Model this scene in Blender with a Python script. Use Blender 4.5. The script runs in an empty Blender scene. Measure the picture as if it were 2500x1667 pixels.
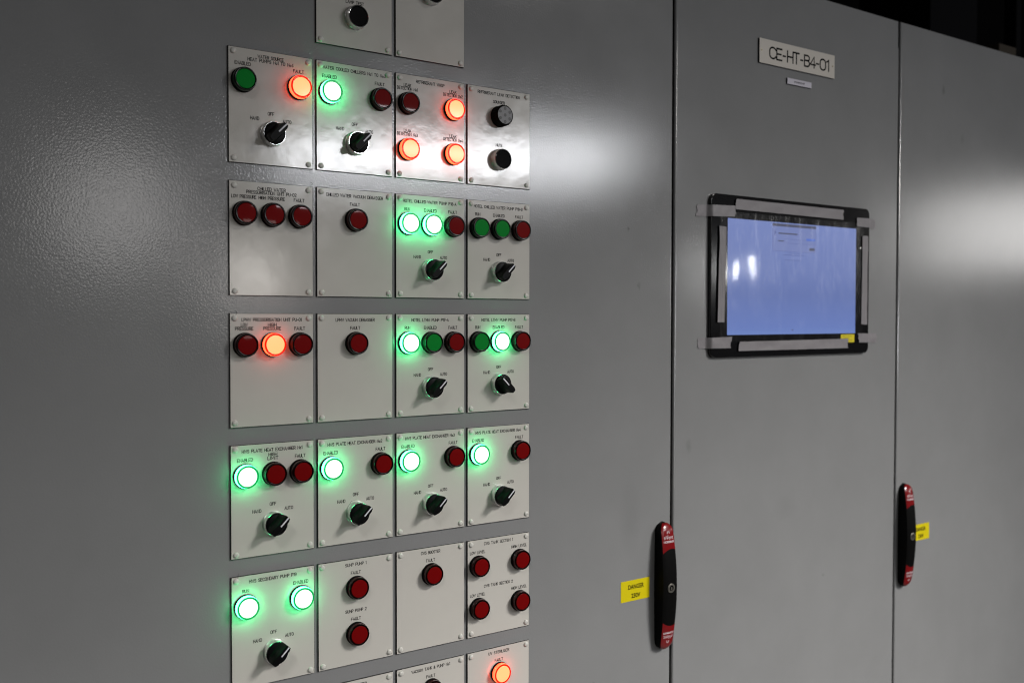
import bpy, bmesh, math, random
from mathutils import Vector, Matrix
random.seed(7)
sc = bpy.context.scene
C = sc.collection
ZO = 1.8                       # height of the top edge of the first full row of plates
MM = 0.001

# ------------------------------------------------------------------ camera
yaw, pitch, roll = 0.60907, -0.02549, 0.001223
cy_, sy_, cp_, sp_ = math.cos(yaw), math.sin(yaw), math.cos(pitch), math.sin(pitch)
F = Vector((sy_*cp_, cy_*cp_, sp_)); R0 = Vector((cy_, -sy_, 0)); U0 = R0.cross(F)
Rv = math.cos(roll)*R0 + math.sin(roll)*U0; Uv = -math.sin(roll)*R0 + math.cos(roll)*U0
cam = bpy.data.cameras.new('camera'); co = bpy.data.objects.new('camera', cam); C.objects.link(co)
M = Matrix((Rv, Uv, -F)).transposed().to_4x4()
M.translation = Vector((-0.36366, -1.07545, -0.30050 + ZO))
co.matrix_world = M
cam.sensor_width = 36; cam.lens = 2377.0/2500*36
cam.clip_start = 0.01; cam.clip_end = 100
cam.dof.use_dof = True; cam.dof.focus_distance = 1.24; cam.dof.aperture_fstop = 5.0
sc.camera = co

# ------------------------------------------------------------------ world, lights, exposure
w = bpy.data.worlds.new('World'); sc.world = w; w.use_nodes = True
w.node_tree.nodes['Background'].inputs[0].default_value = (1, .97, .93, 1)
w.node_tree.nodes['Background'].inputs[1].default_value = 0.025
sc.view_settings.view_transform = 'Standard'; sc.view_settings.look = 'None'
sc.view_settings.exposure = 0; sc.view_settings.gamma = 1
sc.view_settings.use_curve_mapping = False
try:
    sc.cycles.sample_clamp_indirect = 6
    sc.cycles.max_bounces = 8; sc.cycles.filter_width = 1.1
except Exception: pass

def area(name, loc, target, sx, sy, power, col=(1, .97, .93), spread=180):
    l = bpy.data.lights.new(name, 'AREA'); l.shape = 'RECTANGLE'; l.size = sx; l.size_y = sy
    l.energy = power; l.color = col; l.spread = math.radians(spread)
    o = bpy.data.objects.new(name, l); C.objects.link(o)
    o.location = (loc[0], loc[1], loc[2]+ZO)
    d = Vector((target[0], target[1], target[2])) - Vector(loc)
    o.rotation_euler = d.to_track_quat('-Z', 'Y').to_euler()
    return o
# the plant room's luminaires
area('room_light_key', (2.7, -3.0, 1.5), (.55, 0, -2.0), 1.0, .8, 18, (1, .965, .92), 44)
area('room_light_fill', (-1.8, -2.4, 1.6), (.1, 0, -2.2), .5, .5, 3.2, (1, .97, .93), 50)
area('room_batten_light', (2.74, -4.0, .66), (.5, 0, -.1), 2.0, .15, 30, (.95, .96, 1))
area('room_batten_light_right', (10.0, -4.0, .62), (1.7, 0, -.1), 2.6, .8, 28, (1, .98, .96))
area('room_lamp_left', (.8, -4.0, .23), (-.1, 0, -.2), .5, .5, 2.7, (1, .97, .95))
area('room_lamp_low', (1.47, -4.0, -.1), (.0, 0, -.26), .28, .28, 1.6, (1, .95, .9))
area('room_lamp_far', (5.25, -4.0, .06), (.83, 0, -.22), .12, .10, 3, (1, 1, 1))

# ------------------------------------------------------------------ materials
def mat(name, col, rough=.5, metal=0, spec=.5, emit=None, es=1, coat=0):
    m = bpy.data.materials.new(name); m.use_nodes = True
    b = m.node_tree.nodes['Principled BSDF']
    b.inputs['Base Color'].default_value = (*col, 1); b.inputs['Roughness'].default_value = rough
    b.inputs['Metallic'].default_value = metal; b.inputs['Specular IOR Level'].default_value = spec
    b.inputs['Coat Weight'].default_value = coat; b.inputs['Coat Roughness'].default_value = .05
    if emit: b.inputs['Emission Color'].default_value = (*emit, 1); b.inputs['Emission Strength'].default_value = es
    return m
def N(m, t, **k):
    n = m.node_tree.nodes.new(t)
    for a, v in k.items():
        if a in n.inputs: n.inputs[a].default_value = v
        else: setattr(n, a, v)
    return n
def bump(m, layers):
    """layers: (scale, distance m, detail)"""
    nt = m.node_tree; g = N(m, 'ShaderNodeNewGeometry'); b = nt.nodes['Principled BSDF']; prev = None
    for s, dist, det in layers:
        n = N(m, 'ShaderNodeTexNoise', Scale=s, Detail=det, Roughness=.5)
        nt.links.new(g.outputs['Position'], n.inputs['Vector'])
        bp = N(m, 'ShaderNodeBump', Strength=1.0, Distance=dist)
        nt.links.new(n.outputs['Fac'], bp.inputs['Height'])
        if prev: nt.links.new(prev.outputs['Normal'], bp.inputs['Normal'])
        prev = bp
    nt.links.new(prev.outputs['Normal'], b.inputs['Normal'])
def vary(m, col, amt, scale, rough=None, ramt=.1):
    nt = m.node_tree; g = N(m, 'ShaderNodeNewGeometry'); b = nt.nodes['Principled BSDF']
    n = N(m, 'ShaderNodeTexNoise', Scale=scale, Detail=5, Roughness=.6)
    nt.links.new(g.outputs['Position'], n.inputs['Vector'])
    r = N(m, 'ShaderNodeMapRange'); r.inputs[1].default_value = .3; r.inputs[2].default_value = .7
    r.inputs[3].default_value = 1-amt; r.inputs[4].default_value = 1+amt
    nt.links.new(n.outputs['Fac'], r.inputs[0])
    v = N(m, 'ShaderNodeVectorMath', operation='SCALE'); v.inputs[0].default_value = col
    nt.links.new(r.outputs[0], v.inputs['Scale']); nt.links.new(v.outputs[0], b.inputs['Base Color'])
    if rough is not None:
        r2 = N(m, 'ShaderNodeMapRange'); r2.inputs[1].default_value = .3; r2.inputs[2].default_value = .7
        r2.inputs[3].default_value = rough-ramt; r2.inputs[4].default_value = rough+ramt
        nt.links.new(n.outputs['Fac'], r2.inputs[0]); nt.links.new(r2.outputs[0], b.inputs['Roughness'])
    return v

PAINT = (.268, .272, .276)
m_paint = mat('grey_powder_coat', PAINT, .14, spec=.7)
pv = vary(m_paint, PAINT, .045, 7, .125, .02)
bump(m_paint, [(460, .00011, 1.6), (300, .00004, 1), (3, .0003, 1)])
def smudges(m, v, spots):
    nt = m.node_tree; b = nt.nodes['Principled BSDF']; g = N(m, 'ShaderNodeNewGeometry')
    nz = N(m, 'ShaderNodeTexNoise', Scale=160, Detail=3); nt.links.new(g.outputs['Position'], nz.inputs['Vector'])
    off = N(m, 'ShaderNodeVectorMath', operation='SCALE'); nt.links.new(nz.outputs['Color'], off.inputs[0]); off.inputs['Scale'].default_value = .009
    ad = N(m, 'ShaderNodeVectorMath', operation='ADD'); nt.links.new(g.outputs['Position'], ad.inputs[0]); nt.links.new(off.outputs[0], ad.inputs[1])
    src = v.outputs[0]
    for (x, z, rx, rz, dark) in spots:
        s = N(m, 'ShaderNodeVectorMath', operation='SUBTRACT'); nt.links.new(ad.outputs[0], s.inputs[0]); s.inputs[1].default_value = (x+.0045, .0045, z+ZO+.0045)
        mu = N(m, 'ShaderNodeVectorMath', operation='MULTIPLY'); nt.links.new(s.outputs[0], mu.inputs[0]); mu.inputs[1].default_value = (1/rx, 0, 1/rz)
        ln = N(m, 'ShaderNodeVectorMath', operation='LENGTH'); nt.links.new(mu.outputs[0], ln.inputs[0])
        r = N(m, 'ShaderNodeMapRange'); r.inputs[1].default_value = .2; r.inputs[2].default_value = 1.2; r.inputs[3].default_value = dark; r.inputs[4].default_value = 1
        nt.links.new(ln.outputs['Value'], r.inputs[0])
        sc_ = N(m, 'ShaderNodeVectorMath', operation='SCALE'); nt.links.new(src, sc_.inputs[0]); nt.links.new(r.outputs[0], sc_.inputs['Scale'])
        src = sc_.outputs[0]
    nt.links.new(src, b.inputs['Base Color'])
smudges(m_paint, pv, [(1.402, .137, .005, .011, .72), (.594, -.172, .003, .004, .6), (.615, -.255, .003, .006, .8), (1.47, .05, .008, .012, .9), (.60, -.60, .02, .05, .93), (.95, -.62, .03, .02, .95), (.72, -.50, .006, .012, .85), (-.05, -.8, .04, .02, .94), (.53, -.83, .004, .003, .75), (1.05, -.75, .004, .003, .8)])

PLATE = (.65, .63, .585)
m_plate = mat('ivory_laminate', PLATE, .14, spec=.75)
vary(m_plate, PLATE, .015, 30, .125, .03)
bump(m_plate, [(170, .00003, 2), (60, .00006, 1)])
m_core = mat('black_core', (.006, .006, .006), .4)
m_ink = mat('engraved_black', (.004, .004, .004), .8, spec=.1)
m_cap = mat('white_plastic_cap', (.66, .65, .61), .4)
m_black = mat('black_plastic', (.004, .004, .0045), .55, spec=.05)
m_blackg = mat('black_gloss_plastic', (.003, .003, .0035), .4, spec=.1)
m_chrome = mat('satin_chrome', (.70, .70, .70), .38, 1)
m_chrome_edge = mat('chrome_edge', (.8, .8, .8), .12, 1)
m_line = mat('white_pointer', (.75, .75, .8), .4)
m_grille = mat('grey_sounder_face', (.2, .2, .21), .45)
m_seam = mat('seam_shade_black', (.01, .01, .01), .7)  # near-black: shade in the door seams put into the colour
lm = {}
lm['red_off'] = (mat('red_lens_side_off', (.03, .001, .001), .15, spec=.3), mat('red_lens_lip_off', (.004, .0005, .0005), .16, spec=.22), mat('red_lens_off', (.185, .001, .0015), .5, spec=.05, coat=.22))
lm['green_off'] = (mat('green_lens_side_off', (.001, .025, .008), .15, spec=.3), mat('green_lens_lip_off', (.0004, .004, .0015), .16, spec=.22), mat('green_lens_off', (.002, .25, .03), .5, spec=.05, coat=.22))
lm['green_lit'] = (mat('green_lens_side_lit', (.05, .4, .2), .1, emit=(.05, 1, .31), es=16), mat('green_lens_lip_lit', (.0, .15, .04), .05, emit=(.0, 1, .22), es=.33), mat('green_lens_lit', (.3, .6, .4), .2, emit=(.78, 1, .84), es=1.5))
lm['red_lit'] = (mat('red_lens_side_lit', (.4, .05, .02), .1, emit=(1, .06, .02), es=6), mat('red_lens_lip_lit', (.4, .01, .0), .05, emit=(1, .012, .002), es=.8), mat('red_lens_lit', (.3, .1, .05), .2, emit=(1, .50, .19), es=1.2))
m_rough = {}
for k in ('red_off', 'green_off'):
    bump(lm[k][2], [(300, .00006, 2)])

# ------------------------------------------------------------------ mesh helpers (local y is depth, -y towards the viewer)
def obj(name, bm, mats, parent=None, loc=None, smooth=True):
    me = bpy.data.meshes.new(name)
    bmesh.ops.recalc_face_normals(bm, faces=bm.faces)
    bm.to_mesh(me); bm.free()
    for m in (mats if isinstance(mats, (list, tuple)) else [mats]): me.materials.append(m)
    if smooth:
        for p in me.polygons: p.use_smooth = True
        try: me.set_sharp_from_angle(angle=math.radians(35))
        except Exception: pass
        for p in me.polygons:
            if p.normal.y < -.99995: p.use_smooth = False
    o = bpy.data.objects.new(name, me); C.objects.link(o)
    if parent: o.parent = parent
    if loc: o.location = loc
    return o
def tag(o, label=None, cat=None, group=None, kind=None):
    for k, v in (('label', label), ('category', cat), ('group', group), ('kind', kind)):
        if v: o[k] = v
    return o
def empty(name, loc):
    o = bpy.data.objects.new(name, None); C.objects.link(o); o.location = loc; o.empty_display_size = .02
    return o
def lathe(bm, prof, n=48, cx=0, cz=0, mi=None, cap=True):
    """prof: list of (r, d) in mm, d outwards (towards -y). mi: material index of each segment"""
    rings = []
    for r, d in prof:
        if r < 1e-6: rings.append([bm.verts.new((cx, -d*MM, cz))])
        else: rings.append([bm.verts.new((cx+r*MM*math.cos(2*math.pi*i/n), -d*MM, cz+r*MM*math.sin(2*math.pi*i/n))) for i in range(n)])
    for k in range(len(rings)-1):
        a, b = rings[k], rings[k+1]
        for i in range(n):
            j = (i+1) % n
            if len(a) == 1 and len(b) == 1: continue
            if len(b) == 1: f = bm.faces.new((a[i], a[j], b[0]))
            elif len(a) == 1: f = bm.faces.new((a[0], b[j], b[i]))
            else: f = bm.faces.new((a[i], a[j], b[j], b[i]))
            f.material_index = mi[k] if mi else 0
def prism(bm, pts, d0, d1, bev=0, mi_face=0, mi_side=0, back=False, mi_root=None):
    """pts: outline (x,z) in mm; from depth d0 to d1 (towards viewer), front edge bevelled by bev"""
    def inset(pts, b):
        out = []; n = len(pts)
        A = sum(pts[i][0]*pts[(i+1) % n][1]-pts[(i+1) % n][0]*pts[i][1] for i in range(n)); s = 1 if A > 0 else -1
        for i in range(n):
            p, q, r = Vector(pts[i-1]), Vector(pts[i]), Vector(pts[(i+1) % n])
            e1 = (q-p).normalized(); e2 = (r-q).normalized()
            n1 = Vector((-e1.y, e1.x))*s; n2 = Vector((-e2.y, e2.x))*s
            t = (n1+n2); t = t/max(.3, t.dot(n1)) if t.length > 1e-6 else n1
            out.append(tuple(q+t*b))
        return out
    L = [(pts, d0)]
    if bev:
        L += [(pts, d1-bev)]
        for k in (1, 2, 3):
            a = math.pi/2*k/3
            L.append((inset(pts, bev*(1-math.cos(a))), d1-bev+bev*math.sin(a)))
    else: L += [(pts, d1)]
    vs = [[bm.verts.new((x*MM, -d*MM, z*MM)) for x, z in P] for P, d in L]
    n = len(pts)
    for li, (a, b) in enumerate(zip(vs, vs[1:])):
        for i in range(n):
            f = bm.faces.new((a[i], a[(i+1) % n], b[(i+1) % n], b[i])); f.material_index = mi_root if (mi_root and li == 0) else mi_side
    f = bm.faces.new(vs[-1]); f.material_index = mi_face
    if back: bm.faces.new(vs[0])
def rect(x0, x1, z0, z1): return [(x0, z0), (x1, z0), (x1, z1), (x0, z1)]
def rrect(x0, x1, z0, z1, r, n=8):
    P = []
    for cx, cz, a0 in ((x1-r, z1-r, 0), (x0+r, z1-r, 90), (x0+r, z0+r, 180), (x1-r, z0+r, 270)):
        for k in range(n+1):
            a = math.radians(a0+90*k/n); P.append((cx+r*math.cos(a), cz+r*math.sin(a)))
    return P

# ------------------------------------------------------------------ single-stroke engraving font, cell 4 wide x 6 high
def arc(cx, cy, rx, ry, a0, a1, n=6):
    return [(cx+rx*math.cos(math.radians(a0+(a1-a0)*k/n)), cy+ry*math.sin(math.radians(a0+(a1-a0)*k/n))) for k in range(n+1)]
def ol(x0, x1, y0, y1, r=1.5):
    return arc(x1-r, y1-r, r, r, 0, 90)+arc(x0+r, y1-r, r, r, 90, 180)+arc(x0+r, y0+r, r, r, 180, 270)+arc(x1-r, y0+r, r, r, 270, 360)+[(x1, y1-r)]
G = {
 'A': (4, [[(0, 0), (2, 6), (4, 0)], [(.7, 2), (3.3, 2)]]),
 'B': (3.8, [[(0, 0), (0, 6), (2.4, 6)]+arc(2.4, 4.6, 1.4, 1.4, 90, -90)+[(0, 3.2)], [(2.3, 3.2)]+arc(2.3, 1.6, 1.6, 1.6, 90, -90)+[(0, 0)]]),
 'C': (3.8, [arc(1.9, 4.1, 1.9, 1.9, 20, 180)+arc(1.9, 1.9, 1.9, 1.9, 180, 340)]),
 'D': (3.9, [[(0, 0), (0, 6), (1.9, 6)]+arc(1.9, 4, 2, 2, 90, 0)+arc(1.9, 2, 2, 2, 0, -90)+[(0, 0)]]),
 'E': (3.4, [[(3.4, 0), (0, 0), (0, 6), (3.4, 6)], [(0, 3.1), (2.9, 3.1)]]),
 'F': (3.4, [[(0, 0), (0, 6), (3.4, 6)], [(0, 3.1), (2.9, 3.1)]]),
 'G': (3.9, [arc(1.95, 4.1, 1.95, 1.9, 25, 180)+arc(1.95, 1.9, 1.95, 1.9, 180, 360)+[(3.9, 3), (1.4, 3)]]),
 'H': (3.9, [[(0, 0), (0, 6)], [(3.9, 0), (3.9, 6)], [(0, 3), (3.9, 3)]]),
 'I': (0, [[(0, 0), (0, 6)]]),
 'K': (3.8, [[(0, 0), (0, 6)], [(3.7, 6), (0, 2.6)], [(1.3, 3.6), (3.8, 0)]]),
 'L': (3.2, [[(0, 6), (0, 0), (3.2, 0)]]),
 'M': (4.6, [[(0, 0), (0, 6), (2.3, 2), (4.6, 6), (4.6, 0)]]),
 'N': (3.9, [[(0, 0), (0, 6), (3.9, 0), (3.9, 6)]]),
 'O': (3.9, [ol(0, 3.9, 0, 6, 1.9)]),
 'P': (3.8, [[(0, 0), (0, 6), (2.2, 6)]+arc(2.2, 4.4, 1.6, 1.6, 90, -90)+[(0, 2.8)]]),
 'R': (3.8, [[(0, 0), (0, 6), (2.2, 6)]+arc(2.2, 4.4, 1.6, 1.6, 90, -90)+[(0, 2.8)], [(2, 2.8), (3.8, 0)]]),
 'S': (3.7, [arc(1.85, 4.5, 1.75, 1.5, 20, 250)+arc(1.85, 1.55, 1.85, 1.55, 75, -160, 8)]),
 'T': (3.9, [[(0, 6), (3.9, 6)], [(1.95, 6), (1.95, 0)]]),
 'U': (3.9, [[(0, 6)]+arc(1.95, 1.95, 1.95, 1.95, 180, 360)+[(3.9, 6)]]),
 'V': (4, [[(0, 6), (2, 0), (4, 6)]]),
 'W': (5, [[(0, 6), (1.2, 0), (2.5, 5), (3.8, 0), (5, 6)]]),
 'X': (3.9, [[(0, 0), (3.9, 6)], [(0, 6), (3.9, 0)]]),
 'Y': (4, [[(0, 6), (2, 3), (4, 6)], [(2, 3), (2, 0)]]),
 '0': (3.7, [ol(0, 3.7, 0, 6, 1.8)]),
 '1': (1.3, [[(0, 5), (1.3, 6), (1.3, 0)]]),
 '2': (3.6, [arc(1.8, 4.3, 1.75, 1.7, 165, -25)+[(0, 0), (3.6, 0)]]),
 '3': (3.6, [arc(1.7, 4.5, 1.6, 1.5, 150, -90), arc(1.7, 1.5, 1.85, 1.5, 90, -150, 8)]),
 '4': (3.8, [[(2.9, 0), (2.9, 6), (0, 1.7), (3.8, 1.7)]]),
 '6': (3.7, [ol(0, 3.7, 0, 3.6, 1.75), [(0, 2), (0, 4)]+arc(1.85, 4.2, 1.85, 1.8, 180, 30)]),
 '7': (3.6, [[(0, 6), (3.6, 6), (1.3, 0)]]),
 '8': (3.6, [ol(.2, 3.4, 3.1, 6, 1.4), ol(0, 3.6, 0, 3.1, 1.5)]),
 '9': (3.6, [ol(0, 3.6, 2.6, 6, 1.65), [(3.6, 4), (3.6, 2)]+arc(1.8, 1.7, 1.8, 1.7, 0, -140)]),
 '-': (2.4, [[(0, 2.7), (2.4, 2.7)]]),
 '&': (4.2, [[(4.2, 0), (.8, 4.4)]+arc(1.9, 5, 1.05, 1, 200, 0)+[(2.6, 4.1), (.6, 2.6)]+arc(1.5, 1.4, 1.45, 1.4, 140, 290)+[(4.1, 2.6)]]),
 'o': (2.6, [ol(0, 2.6, 0, 3.4, 1.3)]),
 ' ': (2.6, []),
}
def stroke(bm, pts, wdt, d):
    h = wdt/2
    ps = []
    for p in pts:
        if not ps or (Vector(p)-ps[-1]).length > 1e-3: ps.append(Vector(p))
    # one continuous ribbon with mitred joints
    L, Rr = [], []
    for i, p in enumerate(ps):
        t1 = (p-ps[i-1]).normalized() if i > 0 and (p-ps[i-1]).length > 1e-6 else None
        t2 = (ps[i+1]-p).normalized() if i < len(ps)-1 and (ps[i+1]-p).length > 1e-6 else None
        if t1 is None: t1 = t2
        if t2 is None: t2 = t1
        n = Vector((-t1.y, t1.x)) + Vector((-t2.y, t2.x))
        if n.length < .3: n = Vector((-t1.y, t1.x))*2
        n.normalize(); m = min(1.8, 1/max(.3, n.dot(Vector((-t1.y, t1.x)))))
        q = p.copy()
        if i == 0: q = p - t1*h*.8
        if i == len(ps)-1: q = p + t1*h*.8
        L.append(bm.verts.new(((q+n*h*m).x*MM, -d*MM, (q+n*h*m).y*MM))); Rr.append(bm.verts.new(((q-n*h*m).x*MM, -d*MM, (q-n*h*m).y*MM)))
    for i in range(len(ps)-1): bm.faces.new((L[i], L[i+1], Rr[i+1], Rr[i]))
def text_width(s, k, gap): return sum(G[c][0]*k+gap for c in s)-gap
def engrave(bm, s, x, z, cap=3.5, wdt=.68, d=0, gap=.78, sx=.92, fit=None):
    """centred at x, vertical middle at z"""
    k = cap/6*sx
    tw = text_width(s, k, gap)
    if fit is None:
        n = len(s); per = 2.4 if 'PRESSURISATION' in s else 2.26 if 'DETECTION No' in s else 2.42 if s in ('LOW PRESSURE', 'HIGH PRESSURE') else 2.6 if n > 9 else 2.68
        fit = per*n-.75
    if fit: f = fit/tw; k *= f; gap *= f; tw = fit
    cx = x-tw/2; lift = 0
    for c in s:
        wd, st = G[c]
        for q in st:
            stroke(bm, [(cx+a*k, z-cap/2+b*cap/6) for a, b in q], wdt, d+lift); lift += .0004
        cx += wd*k+gap
def font_text(s, size, bold=0):
    """mesh of a line of type from the built-in font, centred on the origin, lying in x-z"""
    cu = bpy.data.curves.new('type', 'FONT'); cu.body = s; cu.size = size; cu.align_x = 'CENTER'; cu.align_y = 'CENTER'; cu.offset = bold; cu.resolution_u = 3
    o = bpy.data.objects.new('type', cu); C.objects.link(o)
    dg = bpy.context.evaluated_depsgraph_get(); me = bpy.data.meshes.new_from_object(o.evaluated_get(dg))
    bm = bmesh.new(); bm.from_mesh(me)
    bpy.data.objects.remove(o); bpy.data.curves.remove(cu); bpy.data.meshes.remove(me)
    return bm
def add_type(bm, s, size, x, z, d, bold=0, sx=1, rot=0):
    t = font_text(s, size, bold)
    me = bpy.data.meshes.new('tmp'); t.to_mesh(me); t.free()
    c, sn = math.cos(rot), math.sin(rot)
    for v in me.vertices:
        a, b = v.co.x*sx, v.co.y
        v.co = ((x+a*c-b*sn)*MM, -d*MM, (z+a*sn+b*c)*MM)
    bm.from_mesh(me); bpy.data.meshes.remove(me)

# ------------------------------------------------------------------ room: floor, wall and ceiling kept dark behind the cabinets
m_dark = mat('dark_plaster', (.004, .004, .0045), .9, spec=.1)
m_floor = mat('grey_floor', (.16, .16, .155), .6); vary(m_floor, (.16, .16, .155), .1, 4)
bm = bmesh.new(); bmesh.ops.create_grid(bm, x_segments=1, y_segments=1, size=8); tag(obj('floor', bm, m_floor, loc=(3, -3, ZO-1.86)), kind='structure')
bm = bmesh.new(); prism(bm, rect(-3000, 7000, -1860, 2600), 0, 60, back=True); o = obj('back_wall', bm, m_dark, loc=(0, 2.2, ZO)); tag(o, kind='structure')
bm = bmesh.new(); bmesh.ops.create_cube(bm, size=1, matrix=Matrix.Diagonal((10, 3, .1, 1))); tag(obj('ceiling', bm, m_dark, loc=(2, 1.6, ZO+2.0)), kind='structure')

# ------------------------------------------------------------------ cabinets
BOT, TOP = -1750, 244.6
def handle_mesh():
    """black body: straight flanks, rounded ends, crowned front. local origin at its centre on the door, 28 x 194 mm"""
    bm = bmesh.new(); nz, nx = 40, 12; H, Wd = 97., 14.
    grid = []
    for i in range(nz+1):
        z = -H+2*H*i/nz
        e = max(0, abs(z)-(H-14))/14.
        hw = Wd*math.sqrt(max(.0, 1-e*e)) if e < 1 else 0
        hw = max(hw, 1.2) * (1-.10*(abs(z)/H)**2)
        crown = 11.5+10.5*(1-(abs(z)/H)**2)
        if e > 0: crown *= .45+.55*math.sqrt(max(0, 1-e**2.5))
        row = []
        for j in range(nx+1):
            t = -1+2*j/nx
            dd = crown - 2.2*abs(t)**3.2
            row.append((t*hw, z, dd))
        grid.append(row)
    V = [[bm.verts.new((x*MM, -d*MM, z*MM)) for x, z, d in r] for r in grid]
    for i in range(nz):
        for j in range(nx): bm.faces.new((V[i][j], V[i][j+1], V[i+1][j+1], V[i+1][j]))
    ring = [V[0][j] for j in range(nx+1)]+[V[i][nx] for i in range(1, nz+1)]+[V[nz][j] for j in range(nx-1, -1, -1)]+[V[i][0] for i in range(nz-1, 0, -1)]
    base = [bm.verts.new((v.co.x, 0, v.co.z)) for v in ring]
    for a in range(len(ring)):
        b = (a+1) % len(ring); bm.faces.new((ring[a], ring[b], base[b], base[a]))
    return bm, grid
def surf(grid, x, z):
    """front depth of the handle at (x,z)"""
    H, Wd = 97., 14.
    e = max(0, abs(z)-(H-14))/14.; hw = Wd*math.sqrt(max(0, 1-e*e)) if e < 1 else 0
    hw = max(hw, 1.2)*(1-.10*(abs(z)/H)**2); crown = 11.5+10.5*(1-(abs(z)/H)**2)
    if e > 0: crown *= .45+.55*math.sqrt(max(0, 1-e**2.5))
    t = min(1, abs(x)/hw); return crown-2.2*t**3.2, hw
m_redcap = mat('red_gloss_cap', (.20, .004, .006), .2, coat=.3)
m_hblack = mat('black_handle_plastic', (.003, .003, .003), .5, spec=.07)
m_logo = mat('white_print', (.7, .62, .66), .5)
m_lock = mat('nickel_lock', (.4, .38, .34), .4, 1)
def add_handle(parent, X, Z):
    bm, grid = handle_mesh()
    h = obj('handle', bm, m_hblack, parent, (X*MM, 0, Z*MM))
    for s in (1, -1):
        bm = bmesh.new(); nz, nx = 18, 10; V = []
        for i in range(nz+1):
            row = []
            for j in range(nx+1):
                t = -1+2*j/nx
                zin = 58 - 4*t*t + (2.0*t if s > 0 else 2.0*t)     # curved lower edge
                z = zin+(95.8-zin)*i/nz
                d, hw = surf(grid, 0, z); x = t*hw*.94
                d, _ = surf(grid, x, z)
                row.append(bm.verts.new((x*MM, -(d+.5)*MM, s*z*MM)))
            V.append(row)
        for i in range(nz):
            for j in range(nx): bm.faces.new((V[i][j], V[i][j+1], V[i+1][j+1], V[i+1][j]))
        obj('end_cap', bm, m_redcap, h)
        # maker's mark: ray burst, name, rule, second name
        bm = bmesh.new()
        for k in range(9):
            a = math.radians(-20+k*27.5); r0, r1 = 1.4, 3.0
            stroke(bm, [(r0*math.cos(a), 10+r0*math.sin(a)), (r1*math.cos(a), 10+r1*math.sin(a))], .5, 0)
        add_type(bm, 'nVent', 8.2, 0, 3.1, 0, .0, .95)
        stroke(bm, [(-9, -.9), (9, -.9)], .3, 0)
        add_type(bm, 'HOFFMAN', 4.4, 0, -3.4, 0, .12, 1.0)
        for v in bm.verts:
            x, z = v.co.x/MM, v.co.z/MM+72
            d, _ = surf(grid, x, z); v.co.x = s*x*MM; v.co.z = s*z*MM; v.co.y = -(d+.62)*MM
        obj('printed_logo', bm, m_logo, h, smooth=False)
    bm = bmesh.new(); lathe(bm, [(7, 18), (7, 22.6), (6.4, 23.2), (4.4, 23.2), (4.0, 22.4), (4.0, 20.5), (0, 20.5)], 32, mi=[0, 0, 0, 0, 1, 1])
    bmesh.ops.create_cube(bm, size=1, matrix=Matrix.Translation((0, -.0218, -.0005)) @ Matrix.Diagonal((.0022, .003, .0045, 1)))
    obj('lock', bm, [m_lock, m_black], h)
def cabinet(x0, x1, label, notch=False, handle=None):
    r = empty('electrical_cabinet', (0, 0, ZO))
    tag(r, label, 'cabinet', 'electrical cabinet bays standing side by side')
    pts = [(x0, BOT), (x1, BOT)]
    if notch: pts += [(x1, 192), (x1-2.0, 197), (x1-2.0, TOP)]
    else: pts += [(x1, TOP)]
    pts += [(x0, TOP)]
    bm = bmesh.new(); prism(bm, pts, -22, 0, 3.4, back=True, mi_root=1); obj('door', bm, [m_paint, m_seam], r)  # door sides behind the bevel coloured dark to carry the seam shade
    bm = bmesh.new(); prism(bm, rect(x0-1, x1+1.2, BOT-60, TOP-12), -420, -25, 0, back=True); obj('body', bm, m_seam, r)
    if handle: add_handle(r, *handle)
    return r
cabinet(-1150, 683, 'left grey cabinet whose door carries the rows of ivory indicator plates', handle=(663, -707))
cabinet(687.6, 1257.2, 'middle grey cabinet with the taped touch screen and the CE-HT-B4-01 sign', notch=True)
cabinet(1261.4, 2750, 'right grey cabinet with red and black handle and smudged bright reflection', handle=(1283, -709))

# dim things lying on the cabinet roof and behind
m_duct = mat('dark_sheet_metal', (.004, .004, .005), .9, spec=.1); m_box = mat('brown_board', (.07, .06, .048), .9, spec=.1)

def roof_box(name, x0, x1, y0, y1, z0, z1, m, label, cat):
    bm = bmesh.new(); prism(bm, rect(x0, x1, z0, z1), -y1, -y0, 2, back=True)
    tag(obj(name, bm, m, loc=(0, 0, ZO)), label, cat)
roof_box('junction_box', 1595, 1780, 150, 330, TOP-12, 470, m_duct, 'dark metal box standing on the roof of the right cabinet', 'box')
roof_box('brown_block', 1875, 1950, 150, 260, TOP-12, 338, m_box, 'small brown block on the cabinet roof at the right edge', 'block')
roof_box('upright_channel', 1968, 1990, 160, 190, TOP-12, 620, m_duct, 'dark upright metal channel at the far right above the cabinets', 'channel')

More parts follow.
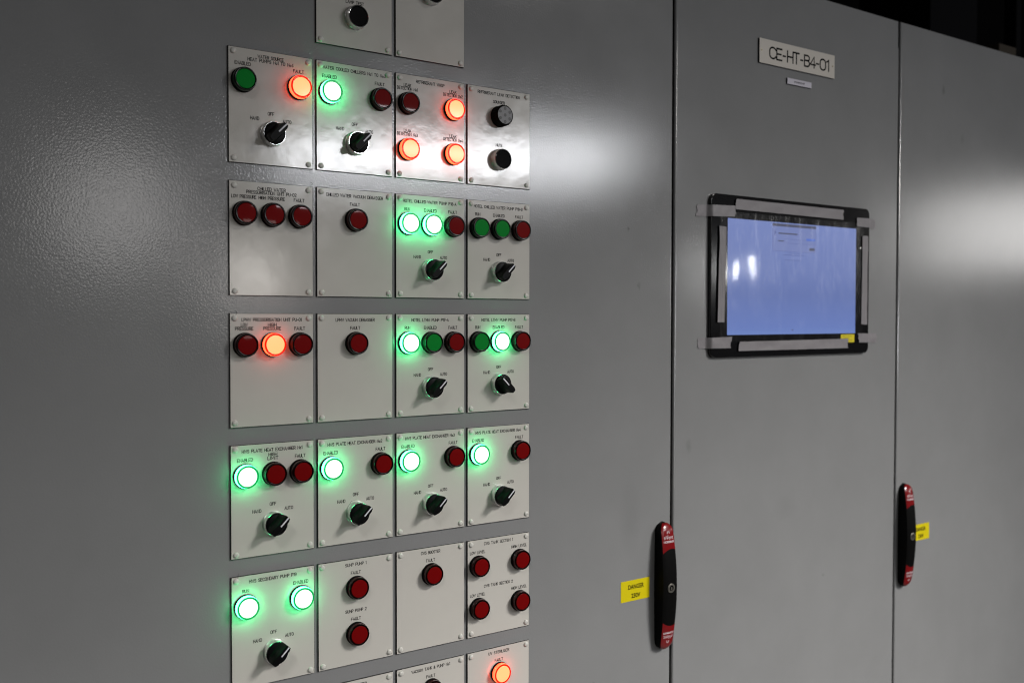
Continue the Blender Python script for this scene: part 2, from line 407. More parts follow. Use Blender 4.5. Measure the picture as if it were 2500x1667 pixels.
# ------------------------------------------------------------------ indicator plates
W_, GX, H_, GZ = 100., 4.654, 128.743, 19.81
ROWS = {'O': -1, 'A': 0, 'B': 1, 'C': 2, 'D': 3, 'E': 4, 'F': 5}
PT = 2.4      # plate thickness
X1, X2, X3 = 16.7, 49.6, 82.9
def lamp(parent, x, z, kind, what=None):
    side, lip, face = lm[kind]
    col, st = kind.split('_')
    bm = bmesh.new(); lathe(bm, [(13.9, 0), (13.9, 2.6), (13.3, 3.2), (12.2, 3.2), (12.2, 1.5), (0, 1.5)], 48)
    b = obj('indicator_lamp', bm, m_black, parent, (x*MM, -PT*MM, z*MM))
    b['label'] = ('lit ' if st == 'lit' else 'unlit ')+col+' lamp'+(' above which is engraved '+what if what else '')
    bm = bmesh.new()
    lathe(bm, [(13.0, 3.1), (13.25, 3.6), (13.25, 5.0), (13.05, 5.2), (13.05, 5.5), (13.25, 5.7), (13.25, 7.9), (13.0, 9.0), (12.5, 9.6), (11.8, 9.75), (11.0, 9.5), (10.7, 9.1)], 56,
          mi=[1, 0, 0, 1, 1, 0, 0, 1, 1, 1, 1])
    obj('lens_ring', bm, [side, lip], b)
    bm = bmesh.new(); lathe(bm, [(10.8, 9.0), (10.4, 9.3), (8, 9.38), (4, 9.43), (0, 9.45)], 48); obj('lens', bm, face, b)
def selector(parent, x, z, ang):
    bm = bmesh.new()
    lathe(bm, [(14.2, 0), (14.2, 1.2), (13.6, 1.6), (13.6, 8.0), (13.4, 8.8), (13.0, 9.2), (12.7, 9.2), (12.4, 8.6), (12.4, 6.0)], 56, mi=[0, 0, 0, 0, 1, 1, 1, 1])
    b = obj('selector_switch', bm, [m_chrome, m_chrome_edge], parent, (x*MM, -PT*MM, z*MM))
    b['label'] = 'chrome ringed selector turned to '+('auto' if ang > 0 else 'hand')
    bm = bmesh.new()
    lathe(bm, [(12.2, 6), (12.2, 8.6), (11.7, 9.6), (9, 10.3), (5, 10.6), (0, 10.7)], 48)
    # grip: flared blade with chamfered nose and tail
    u0, u1 = -13.2, 13.0
    def sect(hw, ins, d):
        return [(u1-ins, hw*.62), (u1-ins-3.4, hw), (u0+ins+3.4, hw), (u0+ins, hw*.55), (u0+ins, -hw*.55), (u0+ins+3.4, -hw), (u1-ins-3.4, -hw), (u1-ins, -hw*.62)], d
    secs = [sect(7.2, 1.4, 9.0), sect(6.2, .8, 11.7), sect(4.7, .1, 16.5), sect(4.1, 0, 21.6), sect(3.6, .4, 22.5)]
    a = math.radians(90-ang); ca, sa = math.cos(a), math.sin(a)
    def P(u, v, d): return bm.verts.new(((u*ca-v*sa)*MM, -d*MM, (u*sa+v*ca)*MM))
    vs = [[P(u, v, d) for u, v in pts] for pts, d in secs]
    for p, q in zip(vs, vs[1:]):
        for i in range(8): bm.faces.new((p[i], p[(i+1) % 8], q[(i+1) % 8], q[i]))
    bm.faces.new(vs[-1])
    k = obj('knob', bm, m_blackg, b)
    bm = bmesh.new()
    def Q(u, v, d): return bm.verts.new(((u*ca-v*sa)*MM, -d*MM, (u*sa+v*ca)*MM))
    for (du, hv) in ((0, .8),):
        top = [Q(-.5, -hv, 22.8), Q(12.4, -hv, 22.8), Q(12.4, hv, 22.8), Q(-.5, hv, 22.8)]
        botm = [Q(-.5, -hv, 22.3), Q(12.8, -hv, 22.0), Q(12.8, hv, 22.0), Q(-.5, hv, 22.3)]
        bm.faces.new(top)
        for i in range(4): bm.faces.new((top[i], top[(i+1) % 4], botm[(i+1) % 4], botm[i]))
    obj('pointer_line', bm, m_line, b, smooth=False)
def push(parent, x, z):
    bm = bmesh.new()
    lathe(bm, [(14.2, 0), (14.2, 1.2), (13.6, 1.6), (13.4, 8.6), (13.1, 9.6), (12.5, 10), (12.0, 9.8), (11.7, 9.2), (11.7, 7.0)], 56, mi=[0, 0, 0, 0, 1, 1, 1, 1])
    b = obj('push_button', bm, [m_chrome, m_chrome_edge], parent, (x*MM, -PT*MM, z*MM))
    bm = bmesh.new(); lathe(bm, [(11.5, 7), (11.5, 8.4), (11, 9.0), (7, 8.8), (0, 8.6)], 48); obj('button_cap', bm, m_black, b)
def sounder(parent, x, z):
    bm = bmesh.new()
    lathe(bm, [(13.9, 0), (13.9, 2.0), (13.2, 2.6), (12.8, 13.2), (12.2, 14.0), (11.6, 14.0)], 48)
    for k in range(24):                                  # ribbed skirt
        a = 2*math.pi*k/24
        bmesh.ops.create_cube(bm, size=1, matrix=Matrix.Rotation(a, 4, 'Y') @ Matrix.Translation((.0131, -.0075, 0)) @ Matrix.Diagonal((.0012, .009, .0012, 1)))
    b = obj('sounder', bm, m_black, parent, (x*MM, -PT*MM, z*MM))
    bm = bmesh.new(); lathe(bm, [(11.6, 14.0), (11.2, 13.6), (0, 13.6)], 48, mi=[0, 0])
    for k in range(7):
        a = math.radians(90+60*k); r = 8.6 if k < 6 else 0
        lathe(bm, [(2.2, 13.4), (2.2, 13.68), (0, 13.68)], 14, cx=r*MM*math.cos(a), cz=r*MM*math.sin(a), mi=[1, 1])
        if k < 6: stroke_pts = [(r*1.0*math.cos(a), r*math.sin(a)), (r*1.35*math.cos(a), r*1.35*math.sin(a))]
        if k < 6: stroke(bm, stroke_pts, .7, 13.66)
    for f in bm.faces:
        if len(f.verts) == 4 and abs(f.calc_center_median().y+13.66*MM) < 1e-6: f.material_index = 1
    obj('sounder_face', bm, [m_grille, m_core], b)
HOA = [('OFF', 49.4, -70.3), ('HAND', 30.2, -77.0), ('AUTO', 68.5, -77.0)]
LZ, LZ2, SZ = -36.3, -93.0, -93.0
def plate(code, title, caps, lamps, label, hoa=None, extra=None):
    r, c = ROWS[code[0]], int(code[1])-1
    e = empty('indicator_plate', (c*(W_+GX)*MM, 0, ZO-r*(H_+GZ)*MM))
    tag(e, label, 'control plate', 'ivory engraved plates in rows on the grey cabinet')
    bm = bmesh.new(); P = rect(0, W_, -H_, 0)
    b = .55
    vs = [[bm.verts.new((x*MM, -d*MM, z*MM)) for x, z in Q] for Q, d in ((P, .0), (P, PT-b), (rect(b, W_-b, -H_+b, -b), PT))]
    for p, q in zip(vs, vs[1:]):
        for i in range(4): bm.faces.new((p[i], p[(i+1) % 4], q[(i+1) % 4], q[i])).material_index = 1
    bm.faces.new(vs[-1]).material_index = 0
    obj('plate', bm, [m_plate, m_core], e, smooth=False)
    for x in (5.8, W_-5.8):
        for z in (-5.3, -H_+5.3):
            jx, jz = random.uniform(-.4, .4), random.uniform(-.4, .4)
            bm = bmesh.new(); lathe(bm, [(3.3, 0), (3.3, .7), (3.0, 1.3), (2.2, 1.8), (1.1, 2.0), (0, 2.05)], 24)
            obj('screw_cap', bm, m_cap, e, ((x+jx)*MM, -PT*MM, (z+jz)*MM))
    if title:
        lines = [title] if code != 'E2' and code != 'E4' else [[t] for t in title]
        for ln in lines:
            bm = bmesh.new()
            for s, x, z in ln: engrave(bm, s, x, z, d=PT+.05)
            obj('engraved_title', bm, m_ink, e, smooth=False)
    for s, x, z in list(caps)+(HOA if hoa else []):
        bm = bmesh.new()
        for i, t in enumerate(reversed(s.split('|'))): engrave(bm, t, x, z+i*4.3, d=PT+.05)
        obj('engraved_caption', bm, m_ink, e, smooth=False)
    for x, z, k, *wh in lamps: lamp(e, x, z, k, wh[0] if wh else None)
    if hoa: selector(e, 50.4, SZ, hoa)
    if extra: extra(e)
    return e
RO, GO, RL, GL = 'red_off', 'green_off', 'red_lit', 'green_lit'
T1 = -7.3; CZ = -17.5
plate('O2', [], [('LAMP TEST', 50, -73.9)], [], 'plate with the lamp test button, cut off by the top of the photo', extra=lambda e: push(e, 50.4, -92))
plate('O3', [], [], [], 'blank lower half of a plate at the very top, right of the lamp test plate', extra=lambda e: push(e, 50.4, -44))
plate('A1', [('WATER SOURCE', 49.5, -7.2), ('HEAT PUMPS No1 TO No4', 49.5, -11.7)], [('ENABLED', X1, CZ), ('FAULT', X3, CZ)], [(X1, LZ, GO, 'ENABLED'), (X3, LZ, RL, 'FAULT')],
      'plate engraved WATER SOURCE HEAT PUMPS No1 TO No4 with dark green and lit orange-red lamps', hoa=45)
plate('A2', [('WATER COOLED CHILLERS No1 TO No3', 49.5, T1)], [('ENABLED', X1, CZ), ('FAULT', X3, CZ)], [(X1, LZ, GL, 'ENABLED'), (X3, LZ, RO, 'FAULT')],
      'plate engraved WATER COOLED CHILLERS with strong white glare around its selector knob', hoa=45)
plate('A3', [('REFRIGERANT WHSP', 49.5, T1)], [('LEAK|DETECTION No1', X1, -17.8), ('LEAK|DETECTION No2', X3, -17.8), ('LEAK|DETECTION No3', X1, -74.2), ('LEAK|DETECTION No4', X3, -74.2)],
      [(X1, LZ, RO, 'LEAK DETECTION No1'), (X3, LZ, RL, 'LEAK DETECTION No2'), (X1, LZ2, RL, 'LEAK DETECTION No3'), (X3, LZ2, RL, 'LEAK DETECTION No4')],
      'plate engraved REFRIGERANT WHSP with four lamps, three of them lit orange-red')
def _a4(e): sounder(e, 50, LZ); push(e, 50, LZ2)
plate('A4', [('REFRIGERANT LEAK DETECTION', 49.5, T1)], [('SOUNDER', 49.5, CZ), ('MUTE', 49.5, -74)], [], 'plate engraved REFRIGERANT LEAK DETECTION with a black sounder and mute button', extra=_a4)
plate('B1', [('CHILLED WATER', 49.8, -7.4), ('PRESSURISATION UNIT PU-02', 49.8, -11.8)], [('LOW PRESSURE', 17.2, CZ), ('HIGH PRESSURE', 49.9, CZ), ('FAULT', X3, CZ)],
      [(X1+.4, LZ, RO, 'LOW PRESSURE'), (X2+.4, LZ, RO, 'HIGH PRESSURE'), (X3, LZ, RO, 'FAULT')], 'plate engraved CHILLED WATER PRESSURISATION UNIT PU-02 with three unlit red lamps')
plate('B2', [('CHILLED WATER VACUUM DEGASSER', 49.5, -7.8)], [('FAULT', 49.3, CZ)], [(49.6, LZ, RO)], 'plate engraved CHILLED WATER VACUUM DEGASSER with one dark red lamp')
TR3 = [('RUN', 16.1, -18.3), ('ENABLED', 49.3, -18.3), ('FAULT', 82.3, -18.3)]
plate('B3', [('HOTEL CHILLED WATER PUMP P18-A', 49, -7.9)], TR3, [(X1, LZ, GL, 'RUN'), (X2, LZ, GL, 'ENABLED'), (X3, LZ, RO, 'FAULT')],
      'plate engraved HOTEL CHILLED WATER PUMP P18-A with two glowing green lamps side by side', hoa=45)
plate('B4', [('HOTEL CHILLED WATER PUMP P18-B', 49, -7.9)], TR3, [(X1, LZ, GO, 'RUN'), (X2, LZ, GO, 'ENABLED'), (X3, LZ, RO, 'FAULT')],
      'plate engraved HOTEL CHILLED WATER PUMP P18-B with all three lamps unlit', hoa=45)
plate('C1', [('LPHW PRESSURISATION UNIT PU-01', 49.5, -7.3)], [('LOW|PRESSURE', X1, -17.3), ('HIGH|PRESSURE', X2, -17.3), ('FAULT', X3, -17.3)],
      [(X1+.4, -35.7, RO, 'LOW PRESSURE'), (X2+.4, -35.7, RL, 'HIGH PRESSURE'), (X3, -35.7, RO, 'FAULT')], 'plate engraved LPHW PRESSURISATION UNIT PU-01 with a lit orange-red lamp between two unlit')
plate('C2', [('LPHW VACUUM DEGASSER', 49.5, -7.6)], [('FAULT', 49.3, -17.3)], [(49.6, -35.7, RO)], 'plate engraved LPHW VACUUM DEGASSER with one dark red lamp')
TC3 = [('RUN', 16.1, -17.5), ('ENABLED', 49, -17.5), ('FAULT', 82.5, -17.5)]
plate('C3', [('HOTEL LTHW PUMP P17-A', 49, -7.8)], TC3, [(X1, LZ, GL, 'RUN'), (X2, LZ, GO, 'ENABLED'), (X3, LZ, RO, 'FAULT')],
      'plate engraved HOTEL LTHW PUMP P17-A with only its left green lamp lit', hoa=45)
plate('C4', [('HOTEL LTHW PUMP P17-B', 49, -7.8)], TC3, [(X1, LZ, GO, 'RUN'), (X2, LZ, GL, 'ENABLED'), (X3, LZ, RO, 'FAULT')],
      'plate engraved HOTEL LTHW PUMP P17-B with its middle lamp lit and knob turned to hand', hoa=-45)
LD = -35.4
plate('D1', [('HWS PLATE HEAT EXCHANGER No1', 49.3, -7.7)], [('ENABLED', X1, CZ), ('HIGH|LIMIT', X2, CZ), ('FAULT', X3, CZ)], [(X1, LD, GL, 'ENABLED'), (X2+.4, LD, RO, 'HIGH LIMIT'), (X3, LD, RO, 'FAULT')],
      'plate engraved HWS PLATE HEAT EXCHANGER No1 with one lit green and two dark red lamps', hoa=45)
for n, q in ((2, 'D2'), (3, 'D3'), (4, 'D4')):
    plate(q, [('HWS PLATE HEAT EXCHANGER No%d' % n, 49.0, -7.6)], [('ENABLED', X1, CZ), ('FAULT', X3, CZ)], [(X1, LD, GL, 'ENABLED'), (X3, LD, RO, 'FAULT')],
          'plate engraved HWS PLATE HEAT EXCHANGER No%d with lit green and dark red lamps' % n, hoa=45)
plate('E1', [('HWS SECONDARY PUMP P19', 49.1, -7.5)], [('RUN', X1, -17.8), ('ENABLED', X3, CZ)], [(X1, LD, GL, 'RUN'), (X3, LD, GL, 'ENABLED')],
      'plate engraved HWS SECONDARY PUMP P19 with two lit green lamps far apart', hoa=45)
plate('E2', [('SUMP PUMP 1', 49.2, -6.8), ('SUMP PUMP 2', 49.2, -63.3)], [('FAULT', 49.1, -17), ('FAULT', 49.1, -73.4)], [(49.6, -34.9, RO, 'FAULT for sump pump 1'), (49.6, -91.2, RO, 'FAULT for sump pump 2')],
      'plate engraved SUMP PUMP 1 and SUMP PUMP 2 above two stacked red lamps')
plate('E3', [('CWS BOOSTER', 49.3, -6.7)], [('FAULT', 49.1, -17)], [(49.8, -34.5, RO)], 'plate engraved CWS BOOSTER with one dark red lamp and an empty lower half')
plate('E4', [('CWS TANK SECTION 1', 49.3, -6.7), ('CWS TANK SECTION 2', 49.3, -63.3)], [('LOW LEVEL', 16, -17), ('HIGH LEVEL', 83, -17), ('LOW LEVEL', 16.1, -73.4), ('HIGH LEVEL', 83, -73.4)],
      [(X1, -34.8, RO, 'LOW LEVEL of section 1'), (X3, -34.8, RO, 'HIGH LEVEL of section 1'), (X1, -91, RO, 'LOW LEVEL of section 2'), (X3, -91.2, RO, 'HIGH LEVEL of section 2')],
      'plate engraved CWS TANK SECTION 1 and 2 with four dark red lamps')
plate('F2', [('CWS BOOSTER', 49.3, -7.0)], [], [], 'plate whose top edge just shows at the bottom, below the sump pump plate')
plate('F3', [('VACUUM TANK & PUMP No1', 49.5, -7.1)], [('FAULT', 49.3, -17.4)], [(49.9, -34.5, RO)], 'plate engraved VACUUM TANK & PUMP No1, cut off by the bottom of the photo')
plate('F4', [('UV STERILISER', 50, -6.9)], [('FAULT', 50, -17.5)], [(50.6, -34.5, RL)], 'plate engraved UV STERILISER with a lit orange-red lamp at the bottom')

# stray wisps caught under plate corners
def wisp(name, pts, label, rad=.18, m=None, cat='swarf', group='dark metal slivers caught on plate edges'):
    bm = bmesh.new(); P = [Vector((x*MM, -d*MM, z*MM)) for x, z, d in pts]; n = 6; rings = []
    for i, p in enumerate(P):
        t = (P[min(i+1, len(P)-1)]-P[max(i-1, 0)]).normalized(); a = t.orthogonal().normalized(); b = t.cross(a)
        rr = rad*MM*(.4 if i in (0, len(P)-1) else 1)
        rings.append([bm.verts.new(p+(a*math.cos(2*math.pi*k/n)+b*math.sin(2*math.pi*k/n))*rr) for k in range(n)])
    for q, r in zip(rings, rings[1:]):
        for k in range(n): bm.faces.new((q[k], q[(k+1) % n], r[(k+1) % n], r[k]))
    o = obj(name, bm, m or m_core, loc=(0, 0, ZO)); tag(o, label, cat, group)
def pz(code, x, z): return ((int(code[1])-1)*(W_+GX)+x, -ROWS[code[0]]*(H_+GZ)+z)
a = pz('C1', 7, 3); b_ = pz('C1', 8.8, 1.2); c_ = pz('C1', 6.8, -2.3)
wisp('metal_sliver', [(a[0], a[1], .5), (a[0]+1.2, a[1]-.6, 1.4), (b_[0]-.4, b_[1], 2), (b_[0]-.8, b_[1]-1.5, 2.7), (c_[0], c_[1], 2.6)], 'dark sliver over the top left corner of the LPHW pressurisation plate')
a = pz('B1', 97.5, 5)
wisp('metal_sliver', [(a[0], a[1], .5), (a[0]+2.4, a[1]-.8, 1.5), (a[0]+2.8, a[1]-2.2, 1), (a[0]-1, a[1]-4.6, 1.5), (a[0]-3, a[1]-5.6, 2.7)], 'dark sliver at the top right corner of the PU-02 plate')
a = pz('E1', 8.2, 2)
wisp('metal_sliver', [(a[0]+.8, a[1]+1, .5), (a[0], a[1]-1, 1.5), (a[0]-.3, a[1]-3.2, 2.7), (a[0]-1.2, a[1]-5, 2.6)], 'dark sliver over the top left corner of the P19 plate')

m_white_mark = mat('white_mark', (.8, .8, .8), .35)  # thin white lines beside the knobs, built as raised slivers
for P, lab in (([(248.3, -375.0), (254.7, -375.7), (259.9, -376.9)], 'thin white line above the selector on the P17-A plate'),
               ([(352.5, -374.8), (359.9, -375.4), (367.8, -377.3)], 'thin white line above the selector on the P17-B plate'),
               ([(248.5, -521.8), (254.5, -524.5), (260.2, -526.2)], 'thin white line above the selector on the heat exchanger No3 plate'),
               ([(353.2, -521.4), (359.4, -524.3), (365.7, -525.5)], 'thin white line above the selector on the heat exchanger No4 plate'),
               ([(154.1, 39.4), (159.5, 42.9), (164.5, 46.0)], 'thin white line just below the lamp test button')):
    wisp('white_line', [(x, z, d) for (x, z), d in zip(P, (3.6, 4.2, 3.2))], lab, .28, m_white_mark, 'plastic shred', 'thin white lines beside the knobs')
wisp('metal_sliver', [(144.7, -528.5, 3), (145.1, -526.9, 4), (147.2, -523.5, 4), (155.2, -521.9, 3.6)], 'dark curled sliver above the selector on the heat exchanger No2 plate', .2)

# ------------------------------------------------------------------ signs and stickers
def flat_thing(name, label, cat, x0, x1, z0, z1, th, mface, mside=None, bev=0, group=None, r=0):
    e = empty(name, (x0*MM, 0, ZO+z0*MM)); tag(e, label, cat, group)
    bm = bmesh.new(); P = rrect(0, x1-x0, 0, z1-z0, r) if r else rect(0, x1-x0, 0, z1-z0)
    prism(bm, P, 0, th, bev, 0, 1 if mside else 0)
    obj('board', bm, [mface, mside] if mside else mface, e, smooth=False)
    return e
m_sign = mat('warm_white_board', (.66, .62, .56), .35)
m_lab = mat('white_tape_label', (.62, .6, .68), .4)
m_yel = mat('yellow_vinyl', (.72, .60, .0), .4)
e = flat_thing('sign_board', 'cream sign reading CE-HT-B4-01 on the middle cabinet above the screen', 'sign', 872, 1064.4, 111.3, 150.8, 3, m_sign, m_core)
bm = bmesh.new()
pos = [('C', 24.6, 40), ('E', 41.9, 54.4), ('-', 57.6, 63.6), ('H', 68.6, 82.5), ('T', 84.2, 98.2), ('-', 102, 107.5), ('B', 112, 124.8), ('4', 127, 140.5), ('-', 143, 149.5), ('0', 153.4, 167.8), ('1', 170.6, 176.2)]
for c, a0, a1 in pos:
    wd, st = G[c]; k = (a1-a0)/wd
    for q in st: stroke(bm, [(a0+a*k, 10.4+b*18.0/6) for a, b in q], 2.8, 3.1+.002*len(bm.verts)/100)
obj('lettering', bm, m_ink, e, smooth=False)
for x in (5, 187):
    bm = bmesh.new(); lathe(bm, [(1.5, 3), (1.4, 3.4), (0, 3.5)], 16, cx=x*MM, cz=.0205); obj('screw_head', bm, mat('screw', (.4, .36, .25), .4, 1), e)
e = flat_thing('label_strip', 'tiny pale label strip just below the CE-HT-B4-01 sign', 'label', 941.6, 1003.4, 86.5, 96.2, 2.6, m_lab, m_core)
bm = bmesh.new()
for k in range(9): stroke(bm, [(18+k*3.1, 3.4), (18+k*3.1+random.uniform(.2, 1.6), 6.6)], .8, 2.7)
stroke(bm, [(17, 5), (44, 5)], .6, 2.72)
obj('print', bm, m_ink, e, smooth=False)
def danger(x0, x1, z0, z1, label):
    e = flat_thing('danger_sticker', label, 'warning sticker', x0, x1, z0, z1, .3, m_yel, group='yellow danger stickers beside the handles')
    bm = bmesh.new(); cx = (x1-x0)/2+1
    add_type(bm, 'DANGER', 9.2, cx, 20.6, .36, .27, .84); add_type(bm, '230V', 9.2, cx, 7.2, .36, .27, .9)
    obj('lettering', bm, m_ink, e, smooth=False)
danger(582.2, 639, -721.7, -690.8, 'yellow DANGER 230V sticker on the left cabinet beside the nearer handle')
danger(1313.6, 1370.8, -727.2, -696.5, 'yellow danger sticker partly behind the farther handle')

# ------------------------------------------------------------------ touch screen
e = empty('touch_screen', (.760, 0, ZO-.3645)); tag(e, 'black framed touch screen showing a blue picture, edges taped over', 'screen')
m_bez = mat('black_glossy_bezel', (.005, .005, .006), .12)
bm = bmesh.new(); prism(bm, rrect(0, 404, 0, 257, 11), 0, 6, 1.2); obj('bezel', bm, m_bez, e)
m_scr = mat('lit_display', (.01, .01, .015), .3, emit=(.125, .19, .53), es=.93)
nt = m_scr.node_tree; tc = N(m_scr, 'ShaderNodeTexCoord'); sp = N(m_scr, 'ShaderNodeSeparateXYZ'); nt.links.new(tc.outputs['Generated'], sp.inputs[0])
ramp = N(m_scr, 'ShaderNodeValToRGB'); cr = ramp.color_ramp
cr.elements[0].position = 0; cr.elements[0].color = (.145, .23, .55, 1); cr.elements[1].position = 1; cr.elements[1].color = (.155, .215, .50, 1)
q = cr.elements.new(.35); q.color = (.11, .165, .42, 1); q = cr.elements.new(.06); q.color = (.13, .20, .51, 1)
nt.links.new(sp.outputs['Z'], ramp.inputs[0]); nt.links.new(ramp.outputs[0], nt.nodes['Principled BSDF'].inputs['Emission Color'])
bm = bmesh.new(); prism(bm, rect(37.5, 365, 35.3, 220), 6, 6.15); obj('display', bm, m_scr, e, smooth=False)
m_dl = mat('dialog_grey_blue', (.01, .01, .01), .3, emit=(.14, .185, .42)); m_dd = mat('dialog_dark', (.01, .01, .01), .3, emit=(.045, .05, .10))
m_dm = mat('dialog_mid', (.01, .01, .01), .3, emit=(.085, .12, .33)); m_db = mat('dialog_blue', (.01, .01, .01), .3, emit=(.05, .13, .55))
bm = bmesh.new()
def fr(x0, x1, z0, z1, mi, d):
    f = bm.faces.new([bm.verts.new((x*MM, -d*MM, z*MM)) for x, z in rect(x0, x1, z0, z1)]); f.material_index = mi
X0, X1_, Z0, Z1 = 143, 254.5, 172.5, 218
fr(X0, X1_, Z0, Z1, 2, 6.2); fr(X0+.7, X1_-.7, Z0+.7, Z1, 0, 6.24); fr(X0, X1_, Z1-4.6, Z1, 1, 6.28)
fr(158, 206, 201, 203.2, 1, 6.28); fr(147, 152, 199, 207, 2, 6.28); fr(229, 252, 192.5, 196, 3, 6.28)
fr(157, 172, 188.8, 190.4, 1, 6.28); fr(172, 252, 186.2, 186.8, 2, 6.28); fr(172, 252, 192.8, 193.3, 2, 6.28); fr(237, 251, 176, 180.5, 1, 6.28)
fr(182, 215, 169.5, 170.5, 2, 6.28); fr(170, 224, 166.3, 167.5, 2, 6.28); fr(174, 218, 158, 159, 2, 6.28); fr(193, 197, 41.4, 43, 1, 6.28)
obj('dialog_window', bm, [m_dl, m_dd, m_dm, m_db], e, smooth=False)
# clear film taped over the screen, slightly wavy
m_film = bpy.data.materials.new('clear_film'); m_film.use_nodes = True; nt = m_film.node_tree; nt.nodes.clear()
out = nt.nodes.new('ShaderNodeOutputMaterial'); mx = nt.nodes.new('ShaderNodeMixShader'); tr = nt.nodes.new('ShaderNodeBsdfTransparent'); gl = nt.nodes.new('ShaderNodeBsdfGlossy')
gl.inputs['Roughness'].default_value = .06; mx.inputs[0].default_value = .055
tcf = nt.nodes.new('ShaderNodeTexCoord'); mp = nt.nodes.new('ShaderNodeMapping'); mp.inputs['Scale'].default_value = (1, 1, .22)
nf = nt.nodes.new('ShaderNodeTexNoise'); nf.inputs['Scale'].default_value = 34; nf.inputs['Detail'].default_value = 3
bf = nt.nodes.new('ShaderNodeBump'); bf.inputs['Distance'].default_value = .006
nt.links.new(tcf.outputs['Object'], mp.inputs[0]); nt.links.new(mp.outputs[0], nf.inputs['Vector']); nt.links.new(nf.outputs['Fac'], bf.inputs['Height'])
gr = nt.nodes.new('ShaderNodeBsdfGlossy'); gr.inputs['Roughness'].default_value = .18; nt.links.new(bf.outputs['Normal'], gr.inputs['Normal'])
mg = nt.nodes.new('ShaderNodeMixShader'); mg.inputs[0].default_value = .5
nt.links.new(gl.outputs[0], mg.inputs[1]); nt.links.new(gr.outputs[0], mg.inputs[2])
nt.links.new(tr.outputs[0], mx.inputs[1]); nt.links.new(mg.outputs[0], mx.inputs[2]); nt.links.new(mx.outputs[0], out.inputs[0])
bm = bmesh.new(); nx, nz = 120, 70; V = []
for i in range(nz+1):
    row = []
    for j in range(nx+1):
        x = 20+364*j/nx; z = 24+206*i/nz
        d = 7.3+.10*math.sin(x/19+.6*math.sin(z/40))*math.sin(z/63+.5)+.05*math.sin(x/8.5+z/70+math.sin(z/31))*(.5+.5*math.sin(x/57+1))+.03*math.sin(z/17+x/33)
        d = max(6.5, d)
        row.append(bm.verts.new((x*MM, -d*MM, z*MM)))
    V.append(row)
for i in range(nz):
    for j in range(nx): bm.faces.new((V[i][j], V[i][j+1], V[i+1][j+1], V[i+1][j]))
o = obj('clear_film_sheet', bm, m_film, loc=(.760, 0, ZO-.3645)); tag(o, 'clear wavy plastic film taped over the touch screen', 'plastic film')
m_tape = mat('grey_duct_tape', (.235, .222, .235), .5); bump(m_tape, [(900, .00004, 1), (45, .0016, 2)])
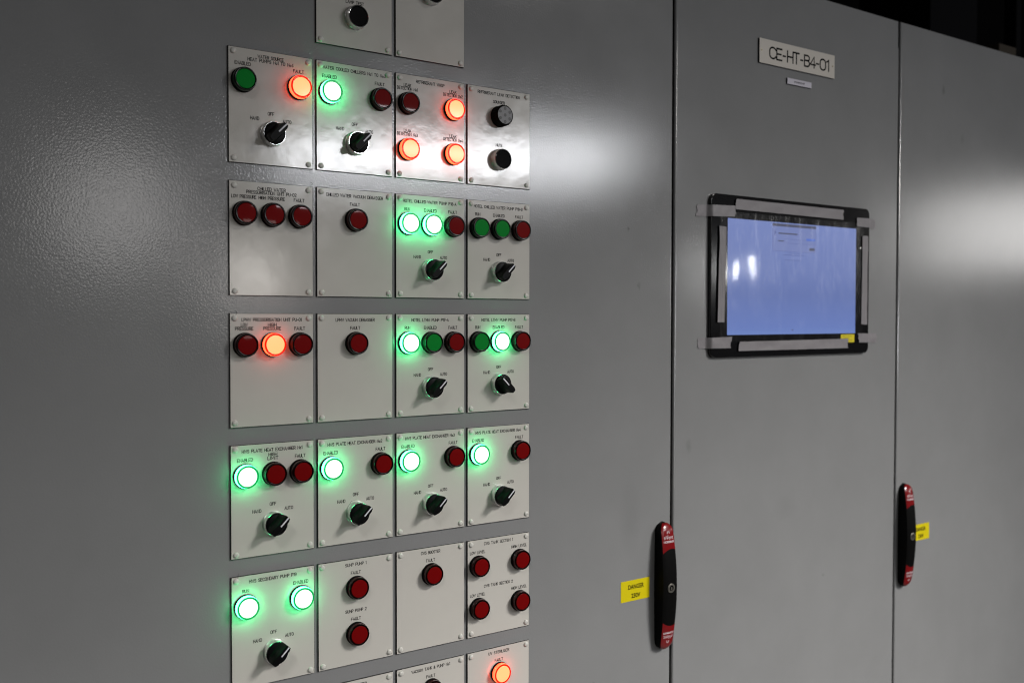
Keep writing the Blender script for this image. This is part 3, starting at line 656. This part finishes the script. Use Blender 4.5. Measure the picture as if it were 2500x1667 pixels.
def tape(P, d0, label, bendy=True):
    """P: outline in mm (x,z) relative to the plate origin, 4 corners TL,TR,BR,BL; subdivided with slightly rough ends"""
    TL, TR, BR, BL = [Vector(p) for p in P]; bm = bmesh.new(); nx, nz = 40, 6; V = []
    ph = random.uniform(0, 6)
    for i in range(nz+1):
        row = []
        for j in range(nx+1):
            u, v = j/nx, i/nz
            p = (TL*(1-u)+TR*u)*(1-v)+(BL*(1-u)+BR*u)*v
            if j in (0, nx): p = p+Vector((random.uniform(-1.5, 1.5), 0))
            d = d0(p.x) if callable(d0) else d0
            d += .25*math.sin(u*9+ph)*math.sin(v*3.1)+.15*math.sin(u*23+v*4+ph)
            row.append((p.x, p.y, d))
        V.append(row)
    F_ = [[bm.verts.new((x*MM, -(d+.35)*MM, z*MM)) for x, z, d in r] for r in V]
    B_ = [[bm.verts.new((x*MM, -d*MM, z*MM)) for x, z, d in r] for r in V]
    for i in range(nz):
        for j in range(nx):
            bm.faces.new((F_[i][j], F_[i][j+1], F_[i+1][j+1], F_[i+1][j])); bm.faces.new((B_[i][j], B_[i+1][j], B_[i+1][j+1], B_[i][j+1]))
    for i in range(nz):
        for jj in (0, nx): bm.faces.new((F_[i][jj], F_[i+1][jj], B_[i+1][jj], B_[i][jj]))
    for j in range(nx):
        for ii in (0, nz): bm.faces.new((F_[ii][j], F_[ii][j+1], B_[ii][j+1], B_[ii][j]))
    o = obj('duct_tape_strip', bm, m_tape, loc=(0, 0, ZO)); tag(o, label, 'tape', 'grey tape strips around the touch screen')
def over(xe, side):      # tape lying partly on the door, partly on the frame
    def f(x):
        t = (x-xe)/10*side; t = min(1, max(0, t+.5)); return .6+7.2*(t*t*(3-2*t))
    return f
tape([(814, -113.5), (1086, -114), (1085, -131), (812, -130)], 8.2, 'long grey tape strip along the top edge of the screen')
tape([(735, -127), (813, -124.5), (813, -142), (732, -145)], over(758, 1), 'short grey tape piece at the top left corner of the screen')
tape([(1126, -125), (1186, -124), (1188, -141.5), (1124, -140)], over(1166, -1), 'short grey tape piece at the top right corner of the screen')
tape([(777, -158), (792.5, -159), (789, -309), (773, -309)], 8.2, 'upright grey tape strip down the left edge of the screen')
tape([(1140, -156), (1156.5, -156), (1155.5, -314), (1139.5, -313)], 8.2, 'upright grey tape strip down the right edge of the screen')
tape([(737, -333.5), (806, -332), (804, -350), (739, -350)], over(758, 1), 'short grey tape piece at the bottom left corner of the screen')
tape([(1131, -329.5), (1195, -330), (1195, -347), (1134, -345.5)], over(1166, -1), 'short grey tape piece at the bottom right corner of the screen')
tape([(825, -340), (1102, -338.5), (1102, -355), (821, -355)], 8.2, 'long grey tape strip along the bottom edge of the screen')
e = flat_thing('yellow_tag', 'small yellow sticker under the bottom right of the screen picture', 'sticker', 1083, 1121, -345, -331, 7.6, m_yel)
bm = bmesh.new()
for k, (l0, l1) in enumerate(((5, 30), (5, 24), (5, 32))): stroke(bm, [(l0, 11-k*3.6), (l1, 11-k*3.6)], .9, 7.7)
obj('print', bm, mat('olive_print', (.30, .26, 0), .5), e, smooth=False)
bm = bmesh.new(); lathe(bm, [(2.4, 6), (2.4, 7.2), (1.8, 7.8), (0, 7.9)], 20); o = obj('screw_head', bm, m_chrome_edge, loc=(1.135, 0, ZO-.178)); tag(o, 'tiny bright screw on the right side of the screen frame', 'screw')
